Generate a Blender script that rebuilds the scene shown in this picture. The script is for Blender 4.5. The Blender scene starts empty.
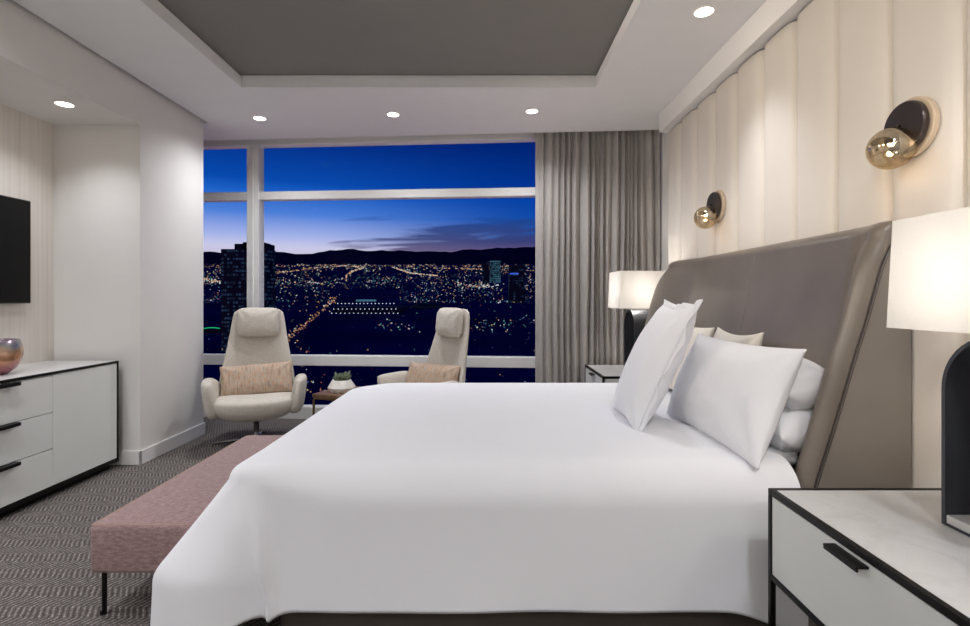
import bpy, bmesh, math, random
from mathutils import Vector, Matrix, noise
PI = math.pi
EXPOSURE = 1.08
KX = 2 ** EXPOSURE
scn = bpy.context.scene
COL = scn.collection
random.seed(7)

# ------------------------------------------------------------------ colour / materials
def lin(c):
    def f(v):
        v /= 255.0
        return v / 12.92 if v <= 0.04045 else ((v + 0.055) / 1.055) ** 2.4
    return (f(c[0]), f(c[1]), f(c[2]), 1.0)

class NT:
    def __init__(self, mat):
        mat.use_nodes = True
        self.t = mat.node_tree
        self.t.nodes.clear()
    def n(self, kind, **kw):
        nd = self.t.nodes.new(kind)
        ins = kw.pop('ins', {})
        for k, v in kw.items():
            setattr(nd, k, v)
        for k, v in ins.items():
            if isinstance(v, bpy.types.NodeSocket):
                self.t.links.new(v, nd.inputs[k])
            else:
                nd.inputs[k].default_value = v
        return nd
    def math(self, op, a, b=0.0, c=0.0):
        return self.n('ShaderNodeMath', operation=op, ins={0: a, 1: b, 2: c}).outputs[0]
    def ramp(self, fac, stops, interp='LINEAR'):
        nd = self.n('ShaderNodeValToRGB', ins={'Fac': fac})
        cr = nd.color_ramp
        cr.interpolation = interp
        while len(cr.elements) < len(stops):
            cr.elements.new(0.5)
        for e, (p, c) in zip(cr.elements, stops):
            e.position = p
            e.color = c
        return nd.outputs['Color']
    def mix(self, fac, a, b, mode='MIX'):
        return self.n('ShaderNodeMix', data_type='RGBA', blend_type=mode, ins={0: fac, 6: a, 7: b}).outputs[2]
    def coords(self, which='Object', scale=(1, 1, 1), loc=(0, 0, 0)):
        tc = self.n('ShaderNodeTexCoord')
        mp = self.n('ShaderNodeMapping', ins={'Vector': tc.outputs[which], 'Scale': scale, 'Location': loc})
        return mp.outputs[0]
    def noise(self, vec, scale, detail=3.0, rough=0.5):
        return self.n('ShaderNodeTexNoise', ins={'Vector': vec, 'Scale': scale, 'Detail': detail, 'Roughness': rough}).outputs['Fac']
    def bump(self, h, strength, dist):
        return self.n('ShaderNodeBump', ins={'Height': h, 'Strength': strength, 'Distance': dist}).outputs[0]
    def out(self, shader):
        self.n('ShaderNodeOutputMaterial', ins={'Surface': shader})

def principled(nt, base, rough=0.5, metal=0.0, spec=0.5, normal=None, **ins):
    d = {'Base Color': base, 'Roughness': rough, 'Metallic': metal, 'Specular IOR Level': spec}
    if normal is not None:
        d['Normal'] = normal
    d.update(ins)
    return nt.n('ShaderNodeBsdfPrincipled', ins=d).outputs[0]

def mat_plain(name, rgb, rough=0.5, metal=0.0, spec=0.5, var=0.04, nscale=6.0, bump=0.0, bscale=80.0, bdist=0.002):
    m = bpy.data.materials.new(name)
    nt = NT(m)
    v = nt.coords('Object')
    nz = nt.noise(v, nscale)
    c = lin(rgb)
    lo = tuple(x * (1 - var) for x in c[:3]) + (1,)
    hi = tuple(min(1, x * (1 + var)) for x in c[:3]) + (1,)
    col = nt.ramp(nz, [(0.3, lo), (0.7, hi)])
    nrm = nt.bump(nt.noise(v, bscale, 4), bump, bdist) if bump else None
    nt.out(principled(nt, col, rough, metal, spec, nrm))
    return m

def mat_emit(name, rgb, strength, sampling=True):
    m = bpy.data.materials.new(name)
    nt = NT(m)
    nt.out(nt.n('ShaderNodeEmission', ins={'Color': lin(rgb), 'Strength': strength}).outputs[0])
    if not sampling:
        m.cycles.emission_sampling = 'NONE'
    return m

def mat_weave(name, base, threads, scale, rough=0.9, bump=0.4, mixf=0.55):
    """woven cloth: two crossed thread directions, mottled with thread colours"""
    m = bpy.data.materials.new(name)
    nt = NT(m)
    v = nt.coords('Object', (scale, scale * 0.12, scale))
    v2 = nt.coords('Object', (scale * 0.15, scale, scale * 0.4))
    a = nt.noise(v, 6.0, 2)
    b = nt.noise(v2, 6.0, 2)
    col = nt.ramp(nt.math('ADD', nt.math('MULTIPLY', a, mixf), nt.math('MULTIPLY', b, 1 - mixf)),
                  [(p, lin(c)) for p, c in threads])
    fine = nt.noise(nt.coords('Object'), 900.0, 1)
    nrm = nt.bump(nt.math('ADD', fine, a), bump, 0.0015)
    nt.out(principled(nt, col, rough, 0, 0.2, nrm, **{'Sheen Weight': 0.15}))
    return m

M = {}
M['wall'] = mat_plain('wall_paint', (234, 231, 226), 0.85, spec=0.2, var=0.01)
M['ceiling'] = mat_plain('ceiling_paint', (240, 239, 238), 0.9, spec=0.15, var=0.01)
M['tray'] = mat_plain('tray_dark_paint', (140, 137, 133), 0.8, spec=0.2, var=0.02)
M['trim'] = mat_plain('trim_paint', (238, 236, 232), 0.5, spec=0.3, var=0.01)
M['frame'] = mat_plain('window_frame_coat', (234, 233, 229), 0.5, spec=0.3, var=0.01)
M['channel'] = mat_plain('cream_upholstery', (236, 229, 219), 0.6, spec=0.25, var=0.015, nscale=3, bump=0.05, bscale=300)
M['black'] = mat_plain('black_metal', (28, 25, 23), 0.42, 0.6, var=0.1)
M['lamp_black'] = mat_plain('gunmetal', (62, 64, 70), 0.4, 0.3, var=0.05)
M['lacquer'] = mat_plain('white_lacquer', (238, 240, 235), 0.35, spec=0.4, var=0.01)
M['bench_leg'] = M['black']
M['chrome'] = mat_plain('brushed_chrome', (150, 148, 146), 0.2, 1.0, var=0.05)
M['brass'] = mat_plain('aged_brass', (120, 96, 66), 0.35, 0.9, var=0.1)
M['ceramic'] = mat_plain('white_ceramic', (232, 228, 220), 0.4, var=0.02)
M['soil'] = mat_plain('soil', (40, 32, 26), 0.95, var=0.3, nscale=60)
M['leaf'] = mat_plain('succulent_green', (112, 124, 98), 0.5, var=0.35, nscale=40)
M['linen'] = mat_plain('white_cotton', (243, 243, 246), 0.8, spec=0.2, var=0.006, bump=0.06, bscale=500, bdist=0.001)
M['cream_linen'] = mat_plain('cream_cotton', (236, 230, 218), 0.8, spec=0.2, var=0.01, bump=0.06, bscale=500, bdist=0.001)
M['bed_base'] = mat_plain('bed_base_cloth', (84, 77, 70), 0.85, spec=0.2, var=0.08, bump=0.2, bscale=400)
M['tv'] = mat_plain('tv_screen', (3, 3, 4), 0.25, spec=0.2, var=0.0)
M['tv_case'] = mat_plain('tv_case', (8, 8, 9), 0.5, var=0.0)

def leather():
    m = bpy.data.materials.new('taupe_leather')
    nt = NT(m)
    v = nt.coords('Object')
    col = nt.ramp(nt.noise(v, 4.0, 3), [(0.3, lin((114, 105, 96))), (0.7, lin((124, 115, 105)))])
    vor = nt.n('ShaderNodeTexVoronoi', ins={'Vector': v, 'Scale': 260.0}).outputs['Distance']
    nrm = nt.bump(vor, 0.12, 0.001)
    nt.out(principled(nt, col, 0.34, 0, 0.6, nrm))
    return m
M['leather'] = leather()
M['leather_side'] = mat_plain('taupe_side_cloth', (140, 133, 126), 0.7, spec=0.25, var=0.03, bump=0.1, bscale=400)
M['thread'] = mat_plain('dark_piping', (66, 60, 56), 0.5, var=0.05)
M['seam'] = mat_plain('seam_thread', (132, 124, 117), 0.6, var=0.05)
M['chair'] = mat_weave('cream_chair_cloth', None, [(0.3, (188, 180, 167)), (0.5, (205, 198, 186)), (0.7, (218, 212, 202))], 40)
M['lumbar'] = mat_weave('lumbar_weave', None, [(0.30, (150, 128, 112)), (0.42, (196, 160, 124)), (0.5, (186, 168, 146)), (0.58, (206, 170, 140)), (0.7, (150, 140, 140))], 34, mixf=0.8)
def lumbar():
    m = bpy.data.materials.new('lumbar_weave')
    nt = NT(m)
    a = nt.noise(nt.coords('Object', (55, 1, 7)), 1.0, 3, .7)
    b = nt.noise(nt.coords('Object', (8, 1, 160), (3, 0, 0)), 1.0, 2, .6)
    c = nt.noise(nt.coords('Object', (110, 1, 20), (7, 0, 0)), 1.0, 2, .6)
    base = nt.ramp(nt.math('ADD', nt.math('MULTIPLY', a, .75), nt.math('MULTIPLY', b, .25)),
                   [(0.36, lin((128, 116, 110))), (0.45, lin((188, 164, 138))), (0.5, lin((176, 164, 152))), (0.55, lin((202, 178, 154))), (0.63, lin((140, 136, 138)))])
    col = nt.mix(nt.ramp(c, [(.54, (0, 0, 0, 1)), (.64, (.7, .7, .7, 1))]), base, lin((206, 148, 108)))
    nt.out(principled(nt, col, .9, 0, .2, nt.bump(nt.math('ADD', a, b), .4, .003)))
    return m
M['lumbar'] = lumbar()
M['bench'] = mat_weave('dusty_rose_cloth', None, [(0.25, (118, 94, 92)), (0.45, (146, 119, 117)), (0.58, (164, 138, 135)), (0.75, (186, 163, 159))], 36, mixf=0.42)
M['bench_pipe'] = mat_plain('tan_piping', (168, 140, 124), 0.6, var=0.05)
M['curtain'] = mat_plain('taupe_curtain_cloth', (178, 173, 168), 0.85, spec=0.15, var=0.03, nscale=8, bump=0.15, bscale=600, bdist=0.001)

def marble():
    m = bpy.data.materials.new('pale_stone')
    nt = NT(m)
    v = nt.coords('Object')
    w = nt.n('ShaderNodeTexNoise', ins={'Vector': v, 'Scale': 5.0, 'Detail': 6.0, 'Roughness': 0.6, 'Distortion': 1.4}).outputs['Fac']
    col = nt.ramp(w, [(0.35, lin((206, 204, 201))), (0.5, lin((210, 209, 206))), (0.62, lin((200, 198, 195))), (0.75, lin((210, 209, 206)))])
    nt.out(principled(nt, col, 0.3, 0, 0.45))
    return m
M['stone'] = marble()

def wallpaper():
    m = bpy.data.materials.new('striped_wallpaper')
    nt = NT(m)
    v = nt.coords('Object', (1, 1, 0.05))
    a = nt.noise(nt.coords('Object', (30, 30, 0.6)), 1.0, 3, 0.7)
    sep = nt.n('ShaderNodeSeparateXYZ', ins={0: nt.coords('Object')})
    s = nt.math('PINGPONG', sep.outputs[1], 0.02)
    s = nt.math('MULTIPLY', s, 50.0)
    f = nt.math('ADD', nt.math('MULTIPLY', a, 0.86), nt.math('MULTIPLY', s, 0.14))
    col = nt.ramp(f, [(0.3, lin((214, 207, 198))), (0.55, lin((223, 217, 209))), (0.75, lin((230, 225, 217)))])
    nt.out(principled(nt, col, 0.6, 0, 0.3))
    return m
M['wallpaper'] = wallpaper()

def wood():
    m = bpy.data.materials.new('walnut')
    nt = NT(m)
    f = nt.noise(nt.coords('Object', (4, 40, 4)), 2.0, 5, 0.6)
    col = nt.ramp(f, [(0.3, lin((92, 66, 46))), (0.7, lin((140, 106, 78)))])
    nt.out(principled(nt, col, 0.4))
    return m
M['wood'] = wood()

def carpet():
    m = bpy.data.materials.new('herringbone_carpet')
    nt = NT(m)
    base = nt.coords('Object')
    wob = nt.n('ShaderNodeTexNoise', ins={'Vector': base, 'Scale': 14.0, 'Detail': 2.0}).outputs['Color']
    wv = nt.n('ShaderNodeVectorMath', operation='MULTIPLY_ADD', ins={0: wob, 1: (0.012, 0.012, 0), 2: base}).outputs[0]
    sep = nt.n('ShaderNodeSeparateXYZ', ins={0: wv})
    tri = nt.math('PINGPONG', sep.outputs[1], 0.075)
    v = nt.math('ADD', sep.outputs[0], nt.math('MULTIPLY', tri, 0.62))
    s = nt.math('MULTIPLY', nt.math('PINGPONG', v, 0.0125), 80.0)
    fine = nt.noise(base, 150.0, 3, 0.8)
    mid = nt.noise(base, 40.0, 2)
    f = nt.math('ADD', nt.math('MULTIPLY', s, 0.22), nt.math('ADD', nt.math('MULTIPLY', fine, 0.72), nt.math('MULTIPLY', mid, 0.22)))
    col = nt.ramp(f, [(0.40, lin((58, 53, 52))), (0.54, lin((92, 86, 83))), (0.66, lin((118, 111, 107))), (0.76, lin((186, 178, 171)))])
    nrm = nt.bump(f, 0.5, 0.004)
    nt.out(principled(nt, col, 0.95, 0, 0.1, nrm))
    return m
M['carpet'] = carpet()

def shade_mat():
    m = bpy.data.materials.new('lampshade_linen')
    nt = NT(m)
    v = nt.coords('Object', (1, 1, 1))
    w = nt.noise(v, 300.0, 1)
    col = nt.ramp(w, [(0.3, lin((246, 244, 240))), (0.7, lin((250, 249, 246)))])
    d = nt.n('ShaderNodeBsdfDiffuse', ins={'Color': col}).outputs[0]
    t = nt.n('ShaderNodeBsdfTranslucent', ins={'Color': lin((182, 180, 176))}).outputs[0]
    nt.out(nt.n('ShaderNodeMixShader', ins={0: 0.5, 1: d, 2: t}).outputs[0])
    return m
M['shade'] = shade_mat()

def window_glass():
    m = bpy.data.materials.new('window_glass')
    nt = NT(m)
    t = nt.n('ShaderNodeBsdfTransparent', ins={'Color': (0.97, 0.98, 0.99, 1)}).outputs[0]
    g = nt.n('ShaderNodeBsdfGlossy', ins={'Color': (1, 1, 1, 1), 'Roughness': 0.0}).outputs[0]
    nt.out(nt.n('ShaderNodeMixShader', ins={0: 0.001, 1: t, 2: g}).outputs[0])
    return m
M['glass'] = window_glass()

def smoked_glass():
    m = bpy.data.materials.new('smoked_gold_glass')
    nt = NT(m)
    sep = nt.n('ShaderNodeSeparateXYZ', ins={0: nt.coords('Object')})
    f = nt.n('ShaderNodeMapRange', ins={0: sep.outputs[2], 1: -0.05, 2: 0.02, 3: 0.18, 4: 0.6}).outputs[0]
    t = nt.n('ShaderNodeBsdfTransparent', ins={'Color': lin((240, 228, 206))}).outputs[0]
    g = nt.n('ShaderNodeBsdfGlossy', ins={'Color': lin((232, 220, 196)), 'Roughness': 0.06}).outputs[0]
    nt.out(nt.n('ShaderNodeMixShader', ins={0: f, 1: t, 2: g}).outputs[0])
    return m
M['smoked'] = smoked_glass()

def iridescent():
    m = bpy.data.materials.new('iridescent_glaze')
    nt = NT(m)
    v = nt.coords('Object')
    sep = nt.n('ShaderNodeSeparateXYZ', ins={0: v})
    nz = nt.noise(v, 7.0, 3)
    f = nt.math('ADD', nt.math('MULTIPLY', sep.outputs[2], 3.2), nt.math('MULTIPLY', nz, 0.45))
    col = nt.ramp(f, [(0.2, lin((150, 88, 104))), (0.42, lin((160, 98, 96))), (0.56, lin((192, 138, 100))), (0.7, lin((196, 156, 124))), (0.8, lin((150, 152, 148))), (0.92, lin((168, 136, 160)))])
    nt.out(principled(nt, col, 0.22, 0.55, 0.6, **{'Coat Weight': 0.5, 'Coat Roughness': 0.08}))
    return m
M['irid'] = iridescent()

# ------------------------------------------------------------------ mesh helpers
def newobj(name, bm, mat, parent=None, smooth=False, loc=None):
    me = bpy.data.meshes.new(name)
    bmesh.ops.recalc_face_normals(bm, faces=bm.faces[:])
    bm.to_mesh(me)
    bm.free()
    if smooth:
        for p in me.polygons:
            p.use_smooth = True
    for mm in (mat if isinstance(mat, list) else [mat]):
        me.materials.append(mm)
    o = bpy.data.objects.new(name, me)
    COL.objects.link(o)
    if parent is not None:
        o.parent = parent
    if loc is not None:
        o.location = loc
    return o

def tag(o, label, cat, group=None, kind=None):
    o['label'] = label
    o['category'] = cat
    if group:
        o['group'] = group
    if kind:
        o['kind'] = kind
    return o

def thing(name, label, cat, loc=(0, 0, 0), rz=0.0, group=None):
    o = bpy.data.objects.new(name, None)
    o.empty_display_size = 0.1
    COL.objects.link(o)
    o.location = loc
    o.rotation_euler = (0, 0, rz)
    return tag(o, label, cat, group)

def struct(name, bm, mat, parent=None, smooth=False):
    o = newobj(name, bm, mat, parent, smooth)
    if parent is None:
        o['kind'] = 'structure'
    return o

def copy_tree(o, parent=None):
    c = o.copy()
    COL.objects.link(c)
    if parent is not None:
        c.parent = parent
    for ch in list(o.children):
        copy_tree(ch, c)
    return c

def box(bm, x0, x1, y0, y1, z0, z1, bev=0.0, seg=2):
    vs = [bm.verts.new((x, y, z)) for z in (z0, z1) for y in (y0, y1) for x in (x0, x1)]
    fs = [bm.faces.new([vs[i] for i in f]) for f in ((0, 2, 3, 1), (4, 5, 7, 6), (0, 1, 5, 4), (2, 6, 7, 3), (0, 4, 6, 2), (1, 3, 7, 5))]
    if bev > 0:
        es = set()
        for f in fs:
            es.update(f.edges)
        bmesh.ops.bevel(bm, geom=list(es), offset=bev, segments=seg, profile=0.5, affect='EDGES')
    return bm

def B(*a, **k):
    return box(bmesh.new(), *a, **k)

def prism(bm, pts, z0, z1):
    lo = [bm.verts.new((x, y, z0)) for x, y in pts]
    hi = [bm.verts.new((x, y, z1)) for x, y in pts]
    n = len(pts)
    bm.faces.new(lo[::-1])
    bm.faces.new(hi)
    for i in range(n):
        bm.faces.new((lo[i], lo[(i + 1) % n], hi[(i + 1) % n], hi[i]))
    return bm

def lathe(bm, prof, n=32, c=(0, 0, 0), axis='Z', closed=False):
    rings = []
    for r, h in prof:
        ring = []
        for i in range(n):
            a = 2 * PI * i / n
            p = (r * math.cos(a), r * math.sin(a), h)
            if axis == 'X':
                p = (h, r * math.cos(a), r * math.sin(a))
            ring.append(bm.verts.new((p[0] + c[0], p[1] + c[1], p[2] + c[2])))
        rings.append(ring)
    for a, b in zip(rings, rings[1:]):
        for i in range(n):
            bm.faces.new((a[i], a[(i + 1) % n], b[(i + 1) % n], b[i]))
    if closed:
        for i in range(n):
            a, b = rings[-1], rings[0]
            bm.faces.new((a[i], a[(i + 1) % n], b[(i + 1) % n], b[i]))
    else:
        if prof[0][0] > 1e-6:
            bm.faces.new(rings[0][::-1])
        if prof[-1][0] > 1e-6:
            bm.faces.new(rings[-1])
    return bm

def loft(bm, rings, cap=True):
    vr = [[bm.verts.new(p) for p in r] for r in rings]
    n = len(vr[0])
    for a, b in zip(vr, vr[1:]):
        for i in range(n):
            bm.faces.new((a[i], a[(i + 1) % n], b[(i + 1) % n], b[i]))
    if cap:
        bm.faces.new(vr[0][::-1])
        bm.faces.new(vr[-1])
    return bm

def tube(bm, pts, r, n=8):
    pts = [Vector(p) for p in pts]
    rings = []
    for i, p in enumerate(pts):
        d = (pts[min(i + 1, len(pts) - 1)] - pts[max(i - 1, 0)]).normalized()
        up = Vector((0, 0, 1)) if abs(d.z) < 0.9 else Vector((1, 0, 0))
        a = d.cross(up).normalized()
        b = d.cross(a).normalized()
        rr = r[i] if isinstance(r, (list, tuple)) else r
        rings.append([p + a * math.cos(2 * PI * k / n) * rr + b * math.sin(2 * PI * k / n) * rr for k in range(n)])
    return loft(bm, rings)

def grid_surf(bm, f, nu, nv):
    vs = [[bm.verts.new(f(i / nu, j / nv)) for j in range(nv + 1)] for i in range(nu + 1)]
    for i in range(nu):
        for j in range(nv):
            bm.faces.new((vs[i][j], vs[i + 1][j], vs[i + 1][j + 1], vs[i][j + 1]))
    return vs

def spow(v, p):
    return math.copysign(abs(v) ** p, v)

def sstep(a, b, x):
    t = max(0.0, min(1.0, (x - a) / (b - a)))
    return t * t * (3 - 2 * t)

def interp(tab, x):
    if x <= tab[0][0]:
        return tab[0][1]
    for (a, va), (b, vb) in zip(tab, tab[1:]):
        if x <= b:
            t = (x - a) / (b - a)
            return va + (vb - va) * t
    return tab[-1][1]

def smooth_tab(tab, x, w=0.06):
    return sum(interp(tab, x + w * k / 3) for k in range(-3, 4)) / 7

# ------------------------------------------------------------------ camera
CAM_Z = 1.30
F = 515.0
cam_d = bpy.data.cameras.new('camera')
cam_d.sensor_fit = 'HORIZONTAL'
cam_d.sensor_width = 36.0
cam_d.lens = F * 36.0 / 970.0
cam_d.shift_x = -1.0 / 970.0
cam_d.shift_y = -15.0 / 970.0
cam_d.clip_start = 0.05
cam_d.clip_end = 60000
cam = bpy.data.objects.new('camera', cam_d)
COL.objects.link(cam)
cam.location = (0, 0, CAM_Z)
cam.rotation_euler = (PI / 2, 0, 0)
scn.camera = cam

# ------------------------------------------------------------------ room shell
CEIL = 2.97
XL, XR, YB = -3.37, 1.75, -2.2
XCOL = -2.70
def lip(x): return 5.09 + 0.076 * (1.75 - x)
def win(x): return lip(x) + 0.17

bm = bmesh.new()
prism(bm, [(XL - .12, YB - .12), (XR + .12, YB - .12), (XR + .12, win(XR + .12) + .06), (XL - .12, win(XL - .12) + .06)], -0.12, 0)
struct('floor', bm, M['carpet'])
struct('wall_left', B(XL - .12, XL, YB - .12, 5.75, 0, 3.3), M['wallpaper'])
struct('wall_right', B(XR, XR + .12, YB - .12, 5.35, 0, 3.3), M['wall'])
struct('wall_back', B(XL, XR, YB - .12, YB, 0, 3.3), M['wall'])
struct('wall_column', B(XL, XCOL, 4.02, 4.92, 0, CEIL + .1), M['wall'])

bm = bmesh.new()                                   # dropped soffit over the media wall
box(bm, XL, XCOL, YB, 4.02, 2.65, CEIL + .1)
struct('ceiling_soffit', bm, M['wall'])

TX0, TX1, TY0, TY1 = -1.94, 0.87, -1.1, 4.08
cx0 = XCOL + .045
bm = bmesh.new()                                   # ceiling around the tray, with a shadow gap along the soffit
prism(bm, [(cx0, YB), (TX0, YB), (TX0, lip(TX0)), (cx0, lip(cx0))], CEIL, CEIL + .07)
prism(bm, [(TX1, YB), (XR, YB), (XR, lip(XR)), (TX1, lip(TX1))], CEIL, CEIL + .07)
prism(bm, [(TX0, TY1), (TX1, TY1), (TX1, lip(TX1)), (TX0, lip(TX0))], CEIL, CEIL + .07)
prism(bm, [(TX0, YB), (TX1, YB), (TX1, TY0), (TX0, TY0)], CEIL, CEIL + .07)
prism(bm, [(XL, 4.92), (cx0, 4.92), (cx0, lip(cx0)), (XL, lip(XL))], CEIL, CEIL + .07)
struct('ceiling', bm, M['ceiling'])
bm = bmesh.new()                                   # stepped riser of the tray
for k, (e, z0, z1) in enumerate(((0.0, CEIL + .07, CEIL + .085), (0.012, CEIL + .085, CEIL + .10))):
    for (x0, x1, y0, y1) in ((TX0 - .1, TX0 - e, TY0 - .1, TY1 + .1), (TX1 + e, TX1 + .1, TY0 - .1, TY1 + .1),
                             (TX0 - e, TX1 + e, TY1 + e, TY1 + .1), (TX0 - e, TX1 + e, TY0 - .1, TY0 - e)):
        box(bm, x0, x1, y0, y1, z0, z1)
struct('trim_tray', bm, M['ceiling'])
struct('ceiling_tray', B(TX0 - .1, TX1 + .1, TY0 - .1, TY1 + .1, CEIL + .10, CEIL + .16), M['tray'])
bm = bmesh.new()
prism(bm, [(XL - .12, YB - .12), (XR + .12, YB - .12), (XR + .12, win(XR + .12) + .06), (XL - .12, win(XL - .12) + .06)], 3.3, 3.4)
struct('ceiling_slab', bm, M['ceiling'])
bm = bmesh.new()                                   # the lip in front of the curtain pocket
prism(bm, [(XL, lip(XL)), (XR, lip(XR)), (XR, lip(XR) + .012), (XL, lip(XL) + .012)], CEIL - .004, 3.3)
struct('trim_pocket', bm, M['trim'])

bm = bmesh.new()
box(bm, XL, XCOL + .015, 4.005, 4.02, 0, .11, .004)
box(bm, XCOL, XCOL + .015, 4.005, 4.935, 0, .11, .004)
box(bm, XL, XCOL + .015, 4.92, 4.935, 0, .11, .004)
struct('baseboard_left', bm, M['trim'])
struct('baseboard_right', B(XR - .015, XR, 4.70, 5.2, 0, .11, .004), M['trim'])

# window wall -----------------------------------------------------
wang = math.atan2(-0.076, 1.0)
wroot = bpy.data.objects.new('window_1', None)
COL.objects.link(wroot)
wroot.location = (XR, win(XR), 0)
wroot.rotation_euler = (0, 0, wang)
wroot['kind'] = 'structure'
csw = math.cos(wang)
def wx(x): return (x - XR) / csw                    # room x -> distance along the window wall
def wbox(bm, x0, x1, y0, y1, z0, z1, bev=.006):
    box(bm, wx(x0), wx(x1), y0, y1, z0, z1, bev, 1)
bm = bmesh.new()
wbox(bm, XL, XR, 0, .12, 2.955, 3.3)
newobj('frame_head', bm, M['frame'], wroot)
bm = bmesh.new(); wbox(bm, XL, XR, 0, .12, -.02, .13); newobj('frame_foot', bm, M['frame'], wroot)
bm = bmesh.new()
for (x0, x1) in ((-3.36, -3.28), (-2.60, -2.463), (.62, .785), (1.70, 1.75)):
    wbox(bm, x0, x1, 0.0, .12,   .13, 2.955)
    if x0 > -3 and x1 < 1.7:
        xm = (x0 + x1) / 2
        wbox(bm, xm - .012, xm + .012, -.012, 0.004, .13, 2.955, .003)
newobj('mullion', bm, M['frame'], wroot)
bm = bmesh.new(); wbox(bm, XL, XR, .01, .11, 2.365, 2.455); newobj('transom', bm, M['frame'], wroot)
bm = bmesh.new(); wbox(bm, XL, XR, .01, .11, .57, .682); newobj('transom', bm, M['frame'], wroot)
bm = bmesh.new(); wbox(bm, XL, XR, .058, .064, .1, 2.95, 0); newobj('glass', bm, M['glass'], wroot)

# upholstered channel panelling -----------------------------------
proot = bpy.data.objects.new('wall_panelling', None)
COL.objects.link(proot)
proot['kind'] = 'structure'
PW, PE = 0.322, 4.69
for k in range(20):
    y1 = PE - PW * k
    y0 = y1 - PW
    bm = bmesh.new()
    def chan(u, v, y0=y0):
        a = -1 + 2 * u
        rr = 0.050 * (1 - abs(a) ** 4.5) ** 0.5
        zz = 2.79 * v
        return (1.688 - rr, y0 + PW * (0.5 + 0.5 * a * 0.992), zz)
    rows = 2
    vs = grid_surf(bm, chan, 20, rows)
    bl = [bm.verts.new((XR, y0 + .001, z)) for z in (0, 2.79)]
    br = [bm.verts.new((XR, y1 - .001, z)) for z in (0, 2.79)]
    top = [vs[i][rows] for i in range(21)]
    bm.faces.new(top + [br[1], bl[1]])
    bm.faces.new([bl[0], vs[0][0], vs[0][1], vs[0][2], bl[1]])
    bm.faces.new([br[0], vs[20][0], vs[20][1], vs[20][2], br[1]])
    o = newobj('channel', bm, M['channel'], proot, smooth=True)
    for p in o.data.polygons:
        if len(p.vertices) > 4:
            p.use_smooth = False
struct('trim_panelling', B(1.57, XR, YB, PE - .02, 2.80, CEIL, .004), M['trim'])

# ------------------------------------------------------------------ bed
bed = thing('bed', 'king bed with tall curved taupe leather headboard and dark base', 'bed', (0.2, 3.0, 0))
bed_off = Vector((-0.2, -3.0, 0))
def bedpart(name, bm, mat, parent=bed, smooth=False):
    bmesh.ops.translate(bm, verts=bm.verts[:], vec=bed_off)
    return newobj(name, bm, mat, parent, smooth)
bedpart('base', B(-.80, 1.15, 1.985, 3.84, .0, .30, .02), M['bed_base'])
bedpart('mattress', B(-.86, 1.19, 2.06, 3.81, .30, .60, .06, 4), M['linen'], smooth=True)

RIM = [(0.0, 1.06), (0.3, 1.115), (0.594, 1.195), (0.736, 1.24), (0.915, 1.295), (1.07, 1.34), (1.21, 1.385), (1.41, 1.44), (1.50, 1.475), (1.56, 1.515), (1.60, 1.56)]
HY0, HY1, HTOP, HBACK = 1.97, 4.24, 1.60, 1.63
RIMF = [(0.0, 1.02), (0.6, 1.15), (1.0, 1.27), (1.25, 1.335), (1.38, 1.375), (1.47, 1.42), (1.53, 1.47), (1.57, 1.515), (1.60, 1.56)]
def rim(z, far=False): return smooth_tab(RIMF if far else RIM, z, .04)
def hb_center(z): return 1.553 - 0.19 * (HTOP - z)
RE = 0.062
def hb_front(y, z):
    d = min(y - HY0, HY1 - y)
    w = 1 - sstep(0.03, 0.20, d)
    c = hb_center(z)
    if y > 3:
        w = 1 - sstep(0.03, 0.50, d)
    return c + (min(rim(z, y > 3), c + .01) - c) * w
bm = bmesh.new()
zs = [i / 36 * (HTOP - RE) for i in range(37)]
def hb_row_pts(z, back=None, fz=None):
    pts = []
    for k in range(7):                               # rolled near edge
        a = PI / 2 * k / 6
        pts.append((HY0 + RE * (1 - math.sin(a)), None, RE * (1 - math.cos(a))))
    pts = [(HY0 + RE * (1 - math.cos(PI / 2 * k / 6)), RE * (1 - math.sin(PI / 2 * k / 6))) for k in range(7)]
    n = 60
    for i in range(1, n):
        pts.append((HY0 + RE + (HY1 - HY0 - 2 * RE) * i / n, 0.0))
    pts += [(HY1 - RE * (1 - math.cos(PI / 2 * (6 - k) / 6)), RE * (1 - math.sin(PI / 2 * (6 - k) / 6))) for k in range(7)]
    return pts
rows = []
for z in zs:
    rows.append([(hb_front(y, z) + dx, y, z) for y, dx in hb_row_pts(z)])
ztop = HTOP - RE
for k in range(1, 9):                                # rolled top edge
    a = PI / 2 * k / 8
    rows.append([(hb_front(y, ztop) + dx + RE * (1 - math.cos(a)), y, ztop + RE * math.sin(a)) for y, dx in hb_row_pts(ztop)])
rows.append([(HBACK, y, HTOP) for y, dx in hb_row_pts(ztop)])
vr = [[bm.verts.new(p) for p in r] for r in rows]
for a, b in zip(vr, vr[1:]):
    for i in range(len(a) - 1):
        bm.faces.new((a[i], a[i + 1], b[i + 1], b[i]))
hb = bedpart('headboard', bm, M['leather'], smooth=True)
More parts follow.
